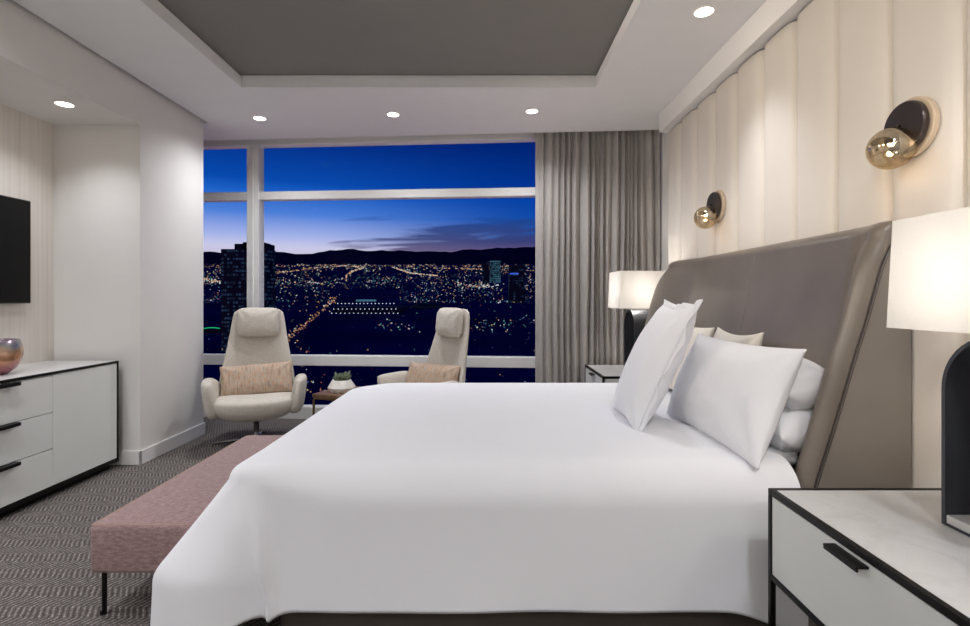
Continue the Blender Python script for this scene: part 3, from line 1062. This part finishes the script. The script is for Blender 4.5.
pl = thing('planter', 'faceted white planter of spiky green succulents on the side table', 'plant', (-1.275, 4.55, TZ))
bm = bmesh.new()
n = 8
lv = [(.092, 0.0, 0), (.122, .042, .5), (.082, .108, 0)]
vr = [[bm.verts.new((r * math.cos(2 * PI * (i + o) / n), r * math.sin(2 * PI * (i + o) / n), z)) for i in range(n)] for r, z, o in lv]
for i in range(n):
    j = (i + 1) % n
    bm.faces.new((vr[0][i], vr[0][j], vr[1][i])); bm.faces.new((vr[0][j], vr[1][j], vr[1][i]))
    bm.faces.new((vr[1][i], vr[2][j], vr[2][i])); bm.faces.new((vr[1][i], vr[1][j], vr[2][j]))
bm.faces.new(vr[0][::-1])
inn = [bm.verts.new((v.co.x * .9, v.co.y * .9, .106)) for v in vr[2]]
inb = [bm.verts.new((v.co.x * .9, v.co.y * .9, .085)) for v in vr[2]]
for i in range(n):
    j = (i + 1) % n
    bm.faces.new((vr[2][i], vr[2][j], inn[j], inn[i])); bm.faces.new((inn[i], inn[j], inb[j], inb[i]))
newobj('pot', bm, M['ceramic'], pl)
bm = bmesh.new(); lathe(bm, [(.072, .084), (.072, .094), (0, .096)], 16); newobj('soil', bm, M['soil'], pl)
bm = bmesh.new()
rnd = random.Random(3)
for k in range(58):
    a, r = rnd.uniform(0, 2 * PI), .066 * math.sqrt(rnd.random())
    px, py = r * math.cos(a), r * math.sin(a)
    ln = rnd.uniform(.045, .09)
    ox_, oy_ = px * .35 + rnd.uniform(-.012, .012), py * .35 + rnd.uniform(-.012, .012)
    tube(bm, [(px, py, .092), (px + ox_ * .45, py + oy_ * .45, .092 + ln * .55), (px + ox_, py + oy_, .092 + ln)], [.0055, .005, .0006], 5)
newobj('leaves', bm, M['leaf'], pl, smooth=True)

# ------------------------------------------------------------------ downlights
M['lens'] = mat_emit('downlight_lens', (255, 244, 228), 6.0)
def make_downlight(label, loc):
    t = thing('downlight', label, 'ceiling light', loc, 0, 'recessed downlights')
    bm = bmesh.new(); lathe(bm, [(.052, 0.0), (.066, -.001), (.066, -.005), (.058, -.007), (.050, -.004)], 36, closed=True); newobj('trim_ring', bm, M['trim'], t, smooth=False)
    bm = bmesh.new(); lathe(bm, [(.051, -.0045), (.03, -.0055), (0, -.006)], 36); newobj('lens', bm, M['lens'], t, smooth=True)
    return t
DL = [((1.27, 3.0, CEIL), 'recessed round downlight above the bed, beside the upholstered wall'),
      ((.41, 4.60, CEIL), 'recessed round downlight just in front of the curtain edge'),
      ((-.845, 4.68, CEIL), 'recessed round downlight above the chair half hidden by the bed'),
      ((-2.10, 4.78, CEIL), 'recessed round downlight above the chair beside the column'),
      ((-2.93, 3.58, 2.65), 'recessed round downlight in the lowered ceiling above the dresser')]
d0 = None
for loc, lab in DL:
    if d0 is None:
        d0 = make_downlight(lab, loc)
    else:
        c = copy_tree(d0)
        c.location = loc
        c['label'] = lab

# ------------------------------------------------------------------ interior light
def spot(name, loc, power, size=150, blend=1.0, rad=.05, rgb=(255, 240, 222), tgt=None):
    l = bpy.data.lights.new(name, 'SPOT')
    l.energy = power
    l.spot_size = math.radians(size)
    l.spot_blend = blend
    l.shadow_soft_size = rad
    l.color = lin(rgb)[:3]
    o = bpy.data.objects.new(name, l)
    COL.objects.link(o)
    o.location = loc
    if tgt is not None:
        d = Vector(tgt) - Vector(loc)
        o.rotation_euler = d.to_track_quat('-Z', 'Y').to_euler()
    return o
def point(name, loc, power, rad=.03, rgb=(255, 232, 204)):
    l = bpy.data.lights.new(name, 'POINT')
    l.energy = power
    l.shadow_soft_size = rad
    l.color = lin(rgb)[:3]
    o = bpy.data.objects.new(name, l)
    COL.objects.link(o)
    o.location = loc
    return o
NEUT = (247, 249, 255)
for (x, y, z), _ in DL:
    spot('downlight_and_fill', (x, y, z - .02), (15 if x > 1 else 38) if z > 2.9 else 14, 84 if x > 1 else (150 if z > 2.9 else 125), 1.0, .05, NEUT)
for (x, y) in ((1.0, .5), (1.0, -1.2), (-2.3, 2.2), (-2.3, .3), (-2.3, -1.5)):   # added fill spots at ceiling height, out of view, without fittings
    spot('downlight_and_fill', (x, y, CEIL - .02), 42, 160, 1.0, .08, NEUT)
for (y, ) in ((1.7,), (-.2,)):  # more added fill, out of view under the soffit
    spot('downlight_and_fill', (-2.93, y, 2.63), 26, 150, 1.0, .05, NEUT)
for (x, y) in ((-1.2, -1.55), (.2, -1.55)):  # soft frontal fill added behind the camera, no fitting there
    spot('downlight_and_fill', (x, y, CEIL - .02), 22, 165, 1.0, .12, NEUT)
for (p, t) in (((-2.3, 2.0), (1.64, 3.1, 2.3)), ((-2.3, .5), (1.64, 2.0, 2.35)), ((-1.6, -1.5), (1.64, 1.2, 2.35))):   # unseen spots added to brighten the upholstered wall evenly
    spot('added_wall_fill', (p[0], p[1], CEIL - .03), 92, 58, 1.0, .14, (255, 240, 222), t)
for L in (lampn, lampf):
    point('lamp_bulb', (L.location.x, L.location.y, NZ + .71), 11, .035, (255, 246, 236))
for S in (sc1, sc2):
    point('sconce_bulb', (S.location.x - .088, S.location.y, S.location.z - .06), 11, .012, (255, 226, 188))

# ------------------------------------------------------------------ outside: valley, city and mountains
GA, GB = -184.6, 0.0865                              # ground height = GA + GB * distance
def ground(y): return GA + GB * y
def at(px, py):
    """a point of the sloping valley floor seen in the direction px, py"""
    k = (298.0 - py) / F
    d = (GA - CAM_Z) / (k - GB)
    return Vector(((px - 486.0) / F * d, d, ground(d)))

M['night_ground'] = mat_plain('night_ground', (20, 32, 108), 1.0, spec=0.0, var=0.3, nscale=0.004)
M['mountain'] = mat_plain('mountain_rock', (16, 19, 76), 1.0, spec=0.0, var=0.1, nscale=0.002)
M['tower_dark'] = mat_plain('dark_facade', (14, 20, 52), 0.7, spec=0.2, var=0.2, nscale=0.05)
bm = bmesh.new()
grid_surf(bm, lambda u, v: (-14000 + 28000 * u, 300 + 9300 * v, ground(300 + 9300 * v)), 20, 20)
struct('ground_valley', bm, M['night_ground'])

def ridge(name, dist, base_pts, deep, seed, rough):
    """a mountain range with real depth: crest line at dist, falling to its foot before and behind"""
    bm = bmesh.new()
    nx = 260
    def f(u, v):
        px = -420 + 1500 * u
        hpx = 298 - interp(base_pts, px)
        n_ = noise.fractal(Vector((px * .035, seed, 0)), 1.0, 2.0, 5)
        crest = (hpx + rough * n_) / F * dist + CAM_Z
        x = (px - 486) / F * dist
        y = dist + (v - .5) * deep
        foot = ground(min(y, 9600)) - 30
        prof = max(0.0, 1 - abs(v - .5) * 2) ** 1.2
        ru = noise.fractal(Vector((x * .0012, y * .0012, seed)), 1.0, 2.0, 4) * 50 * prof * (1 - prof) * 3
        return (x, y, foot + (crest - foot) * prof + ru)
    grid_surf(bm, f, nx, 16)
    struct(name, bm, M['mountain'], smooth=True)
ridge('mountain_range', 9800, [(-420, 256), (100, 254), (203, 253), (260, 252), (290, 253), (335, 251), (380, 251), (430, 253), (470, 249), (510, 247), (540, 247), (700, 250), (1080, 252)], 2600, 3.3, 3.4)

# lights of the city: beyond counting, one body of small glowing points
PAL = [('light_amber', (255, 190, 140), 1.3), ('light_warm', (255, 222, 190), 1.7), ('light_white', (236, 244, 255), 2.0),
       ('light_teal', (120, 214, 224), 1.1), ('light_pink', (255, 120, 140), 0.9), ('light_blue', (110, 150, 255), 1.0), ('light_dim', (150, 130, 120), .45), ('light_faint', (90, 130, 160), .35)]
cmats = [mat_emit(n_, c, s * .36 / KX, sampling=False) for n_, c, s in PAL]
bm = bmesh.new()
def dot(p, r, mi, stretch=1.0):
    vs = [bm.verts.new(p + Vector(v)) for v in ((r * stretch, 0, 0), (-r * stretch, 0, 0), (0, r, 0), (0, -r, 0), (0, 0, r), (0, 0, -r))]
    for f in ((0, 2, 4), (2, 1, 4), (1, 3, 4), (3, 0, 4), (2, 0, 5), (1, 2, 5), (3, 1, 5), (0, 3, 5)):
        fc = bm.faces.new([vs[i] for i in f])
        fc.material_index = mi
rnd = random.Random(11)
def pick(weights):
    return rnd.choices(range(len(weights)), weights)[0]
def put(px, py, size, mi, stretch=1.0, lift=6):
    p = at(px, py)
    p.z += lift
    dot(p, size / 2 * p.y / F, mi, stretch)
def dark(px, py):
    """unlit places: the convention hall's roof and lots, the desert blocks"""
    if 330 < px < 400 and 290 < py < 322: return True
    if 300 < px < 470 and 318 < py < 350 and rnd.random() < .88: return True
    return False
made = 0
while made < 11500:
    px, u = rnd.uniform(-150, 950), rnd.random()
    py = 264.5 + 40 * u ** 1.25 if rnd.random() < .84 else 264 + 150 * rnd.random() ** 1.3
    cl = noise.noise(Vector((px * .045, py * .13, 4))) + .6 * noise.noise(Vector((px * .14, py * .4, 9)))
    if rnd.random() > .5 + cl * .9 or dark(px, py):
        continue
    far = py < 275
    if far:
        mi = pick((4, 4, 3, 1.2, .8, .4, 8, 5)); size = rnd.uniform(.5, 1.05)
    elif py < 300:
        mi = pick((2.4, 2.4, 4, 4, .5, .8, 6, 11)); size = rnd.uniform(.5, 1.05)
    else:
        mi = pick((1.2, 1.2, 2, 2.6, .8, 1.2, 4, 12)); size = rnd.uniform(.6, 1.4)
    put(px, py, size, mi, rnd.choice((1, 1, 1, 1.7)))
    made += 1
def chain(pts, n, size, weights, jit=.7):
    L = [0]
    for a, b in zip(pts, pts[1:]):
        L.append(L[-1] + math.hypot(b[0] - a[0], b[1] - a[1]))
    for k in range(n):
        s = rnd.random() * L[-1]
        px = interp(list(zip(L, [p[0] for p in pts])), s) + rnd.gauss(0, jit)
        py = interp(list(zip(L, [p[1] for p in pts])), s) + rnd.gauss(0, jit * .55)
        put(px, py, rnd.uniform(*size), pick(weights))
chain([(391, 267), (410, 273.5), (438, 276.5)], 120, (.8, 1.5), (3, 6, 3, 0, 0, 0, 0, 0), .5)
chain([(270, 273), (289, 272), (311, 268.6), (348, 266), (363, 267.7)], 110, (.7, 1.3), (6, 4, 1, 0, 0, 0, 0, 0), .5)
chain([(434, 268.6), (480, 269.6), (536, 271)], 90, (.7, 1.2), (6, 4, 1, 0, 0, 0, 0, 0), .5)
chain([(203, 267), (222, 267), (300, 266), (400, 266), (536, 267)], 190, (.6, 1.1), (7, 3, 1, .4, 0, 0, 2, 0), .7)
chain([(347, 282), (346, 277), (352, 272), (364, 268)], 70, (.8, 1.5), (6, 5, 1, 0, 0, 0, 0, 0), .6)
chain([(203, 280), (222, 283)], 60, (.9, 1.7), (4, 5, 3, 1, 0, 0, 0, 0), 1.6)
chain([(282, 346), (300, 331), (318, 315), (337, 297)], 150, (.8, 1.7), (7, 2, 1, 0, 1.5, 0, 4, 0), 2.0)
chain([(270, 284), (300, 283), (333, 285)], 90, (.7, 1.5), (2, 2, 4, 4, .6, 0, 2, 2), 2.0)
chain([(455, 284), (480, 288), (500, 286)], 60, (.9, 1.8), (2, 3, 5, 2, 0, 0, 0, 0), 2.2)
chain([(372, 327), (412, 331)], 30, (.8, 1.5), (2, 1, 3, 4, 0, 0, 2, 2), 5)
chain([(470, 330), (535, 322)], 60, (.8, 1.6), (3, 1, 3, 4, 0, 1, 2, 2), 7)
chain([(300, 345), (312, 395), (330, 402)], 40, (1, 2.0), (3, 1, 1, 1, 4, 1, 2, 1), 6)
cl_ = newobj('city_lights', bm, cmats)
tag(cl_, 'countless small lights of the night city beyond the window', 'city lights', kind='stuff')

def facade_mat(name, cw, chh, lit, wm, seed):
    """dark facade whose windows are lit here and there"""
    m = bpy.data.materials.new(name + '_facade')
    nt = NT(m)
    sep = nt.n('ShaderNodeSeparateXYZ', ins={0: nt.coords('Object', (1 / cw, 1 / cw, 1 / chh), (seed * .37, .5, .0))})
    hx = nt.math('ADD', sep.outputs[0], sep.outputs[1])
    cell = nt.n('ShaderNodeCombineXYZ', ins={0: nt.math('FLOOR', hx), 1: nt.math('FLOOR', sep.outputs[2]), 2: float(seed)}).outputs[0]
    wn = nt.n('ShaderNodeTexWhiteNoise', ins={0: cell}).outputs['Value']
    on = nt.math('LESS_THAN', wn, lit)
    fx = nt.math('LESS_THAN', nt.math('ABSOLUTE', nt.math('SUBTRACT', nt.math('FRACT', hx), .5)), .36)
    fz = nt.math('LESS_THAN', nt.math('ABSOLUTE', nt.math('SUBTRACT', nt.math('FRACT', sep.outputs[2]), .5)), .25)
    k = nt.math('MULTIPLY', nt.math('MULTIPLY', on, fx), fz)
    rgb, st = WIN[wm]
    vary = nt.n('ShaderNodeTexWhiteNoise', ins={0: nt.n('ShaderNodeVectorMath', operation='ADD', ins={0: cell, 1: (9.0, 4.0, 1.0)}).outputs[0]}).outputs['Value']
    st_ = nt.math('MULTIPLY', nt.math('MULTIPLY', k, nt.math('ADD', vary, .25)), st * .8 / KX)
    nt.out(principled(nt, lin((14, 20, 52)), .6, 0, .2, **{'Emission Color': lin(rgb), 'Emission Strength': st_}))
    m.cycles.emission_sampling = 'NONE'
    return m
WIN = {'win_dim_blue': ((70, 100, 140), .28), 'win_teal': ((96, 160, 190), .6)}
def tower(name, label, px0, px1, base_y, top_y, depth, crown=(), cat='building', win_rows=0, win_cols=0, lit=.15, wmat='light_faint', facade=None, seed=1, group=None):
    """a building standing on the valley floor; crown: [(fraction0, fraction1, height px)] blocks on its roof"""
    p = at((px0 + px1) / 2, base_y)
    d = p.y
    k = d / F
    w = (px1 - px0) * k
    h = (base_y - top_y) * k
    t = thing(name, label, cat, p, 0, group)
    newobj('facade', B(-w / 2, w / 2, 0, depth, -10, h), facade_mat(name, w / max(1, win_cols), h / max(1, win_rows), lit, wmat, seed) if win_rows else M['tower_dark'], t)
    for (a, b, hp) in crown:
        newobj('roof_block', B(-w / 2 + w * a, -w / 2 + w * b, depth * .1, depth * .9, h, h + hp * k), M['tower_dark'], t)
    return t
for m_n, c, s in (('win_dim_blue', (60, 84, 120), .16), ('win_teal', (96, 160, 190), .5), ('win_white', (220, 232, 255), 1.6), ('sign_blue', (70, 110, 255), .9), ('sign_green', (40, 220, 130), .9)):
    cmats.append(mat_emit(m_n, c, s * .8 / KX, sampling=False))
tower('high_rise', 'tall dark high-rise behind the slim left window pane', 221, 267, 352, 249, 40, [(.27, 1.0, 5.5), (.45, .9, 7)], win_rows=26, win_cols=16, lit=.55, wmat='win_dim_blue', seed=4)
tower('glass_tower', 'teal lit glass tower standing right in the city view', 489.5, 500.5, 283, 260.5, 60, [(.1, .9, .6)], win_rows=12, win_cols=7, lit=.88, wmat='win_teal', seed=5)
tower('office_tower', 'narrow dark tower touching the teal lit glass tower', 482.5, 489.3, 283, 262, 60, [(.2, .8, .8)], win_rows=8, win_cols=3, lit=.3, wmat='win_dim_blue', seed=6)
tw = tower('office_tower', 'broad dark tower with a blue sign near the curtain', 509, 525, 303, 266, 60, [(.2, .9, 1.0)], win_rows=14, win_cols=6, lit=.25, wmat='win_dim_blue', seed=8)
p = at(517, 303); k = p.y / F
newobj('roof_sign', B(-7 * k, 1.5 * k, -2, -.5, 28.6 * k, 30.0 * k), next(m for m in cmats if m.name == 'sign_blue'), tw)

# convention hall with rows of lamps
p = at(366, 314); k = p.y / F
hall = thing('convention_hall', 'long low hall with rows of white lamps in the mid city', 'building', p)
newobj('hall_roof', B(-33 * k, 33 * k, 0, 260, -8, 7 * k), M['tower_dark'], hall)
lamp0 = None
for (py, n_, x0, x1, r) in ((303.5, 16, -28, 28, .5), (309, 15, -32, 30, .55), (313.2, 16, -34, 32, .45)):
    for i in range(n_):
        if lamp0 is None:
            bm = bmesh.new()
            bmesh.ops.create_icosphere(bm, subdivisions=1, radius=.5 * k)
            lo = lamp0 = newobj('lamp', bm, next(m for m in cmats if m.name == 'win_white'), hall)
        else:
            lo = lamp0.copy()
            COL.objects.link(lo)
        lo.location = ((x0 + (x1 - x0) * i / (n_ - 1)) * k, -1 - .5 * k, (314 - py) * k)
newobj('lit_canopy', B(-31 * k, -8 * k, 255, 262, 12 * k, 14.2 * k), next(m for m in cmats if m.name == 'win_teal'), hall)
# pavilion with a green neon roof edge
p = at(211, 333); k = p.y / F
pav = thing('pavilion', 'low pavilion with a green neon roof edge, beyond the left pane', 'building', p)
newobj('pavilion_body', B(-10 * k, 9 * k, 0, 40, -8, 3.5 * k), M['tower_dark'], pav)
bm = bmesh.new()
tube(bm, [((-10 + 19 * q) * k, -1.5, (3.8 + 1.6 * math.sin(q * 2.6)) * k) for q in [i / 14 for i in range(15)]], .45 * k, 6)
newobj('neon_edge', bm, next(m for m in cmats if m.name == 'sign_green'), pav)
# arena with a low dome
p = at(424, 309); k = p.y / F
ar = thing('arena', 'domed arena to the right of the hall with rows of lamps', 'building', p)
bm = bmesh.new(); lathe(bm, [(16 * k, -8), (16 * k, 2 * k), (14 * k, 3.6 * k), (9 * k, 5.2 * k), (0, 6 * k)], 32, c=(0, 16 * k, 0)); newobj('dome', bm, M['tower_dark'], ar, smooth=True)
bm = bmesh.new(); tube(bm, [(16.1 * k * math.cos(a), 16 * k + 16.1 * k * math.sin(a), 2 * k) for a in [PI + PI * i / 20 for i in range(21)]], .22 * k, 5); newobj('rim_light', bm, next(m for m in cmats if m.name == 'win_dim_blue'), ar)

# ------------------------------------------------------------------ dusk sky
w = bpy.data.worlds.new('dusk_sky')
scn.world = w
w.use_nodes = True
class WT(NT):
    def __init__(self, wd):
        self.t = wd.node_tree
        self.t.nodes.clear()
nt = WT(w)
tc = nt.n('ShaderNodeTexCoord')
sep = nt.n('ShaderNodeSeparateXYZ', ins={0: tc.outputs['Generated']})
X, Y, Z = sep.outputs
el = nt.math('DIVIDE', Z, nt.math('SQRT', nt.math('ADD', nt.math('MULTIPLY', X, X), nt.math('MULTIPLY', Y, Y))))
az = nt.math('ARCTAN2', X, Y)
elf = nt.math('DIVIDE', el, 0.4)
gradL = nt.ramp(elf, [(0.0, lin((190, 150, 170))), (.23, lin((206, 204, 232))), (.28, lin((168, 182, 234))), (.38, lin((80, 130, 218))), (.475, lin((28, 98, 198))), (.53, lin((8, 74, 174))), (.73, lin((3, 43, 130))), (1.0, lin((0, 25, 90)))])
gradR = nt.ramp(elf, [(0.0, lin((70, 60, 96))), (.20, lin((82, 74, 122))), (.28, lin((42, 82, 154))), (.38, lin((16, 76, 170))), (.475, lin((5, 65, 164))), (.53, lin((0, 53, 147))), (.73, lin((0, 35, 116))), (1.0, lin((0, 22, 80)))])
fr = nt.n('ShaderNodeMapRange', interpolation_type='SMOOTHSTEP', ins={0: az, 1: -.34, 2: .12, 3: 0.0, 4: 1.0}).outputs[0]
sky = nt.mix(fr, gradL, gradR)
# streaky clouds, low and to the right
cv = nt.n('ShaderNodeCombineXYZ', ins={0: nt.math('MULTIPLY', az, 5.0), 1: nt.math('MULTIPLY', nt.math('ADD', el, nt.math('MULTIPLY', az, -.05)), 46.0), 2: 3.3}).outputs[0]
cn = nt.n('ShaderNodeTexNoise', ins={'Vector': cv, 'Scale': 1.0, 'Detail': 5.0, 'Roughness': .55, 'Distortion': .5}).outputs['Fac']
low = nt.n('ShaderNodeMapRange', interpolation_type='SMOOTHSTEP', ins={0: el, 1: .085, 2: .22, 3: .27, 4: -.10}).outputs[0]
rgt = nt.n('ShaderNodeMapRange', interpolation_type='SMOOTHSTEP', ins={0: az, 1: -.42, 2: 0.0, 3: -.34, 4: .06}).outputs[0]
cm = nt.math('ADD', nt.math('ADD', cn, low), rgt)
cmask = nt.n('ShaderNodeMapRange', interpolation_type='SMOOTHSTEP', ins={0: cm, 1: .58, 2: .74, 3: 0.0, 4: .85}).outputs[0]
ccol = nt.ramp(nt.math('DIVIDE', el, .2), [(.42, lin((104, 84, 124))), (.55, lin((58, 60, 112))), (.75, lin((30, 70, 140))), (1.0, lin((24, 84, 176)))])
sky = nt.mix(cmask, sky, ccol)
bg = nt.n('ShaderNodeBackground', ins={'Color': sky, 'Strength': 1.0 / KX})
nt.n('ShaderNodeOutputWorld', ins={'Surface': bg.outputs[0]})

# ------------------------------------------------------------------ colour management
scn.view_settings.view_transform = 'Standard'
scn.view_settings.look = 'None'
scn.view_settings.gamma = 1.0
scn.view_settings.exposure = EXPOSURE
scn.view_settings.use_curve_mapping = False
scn.cycles.use_denoising = True
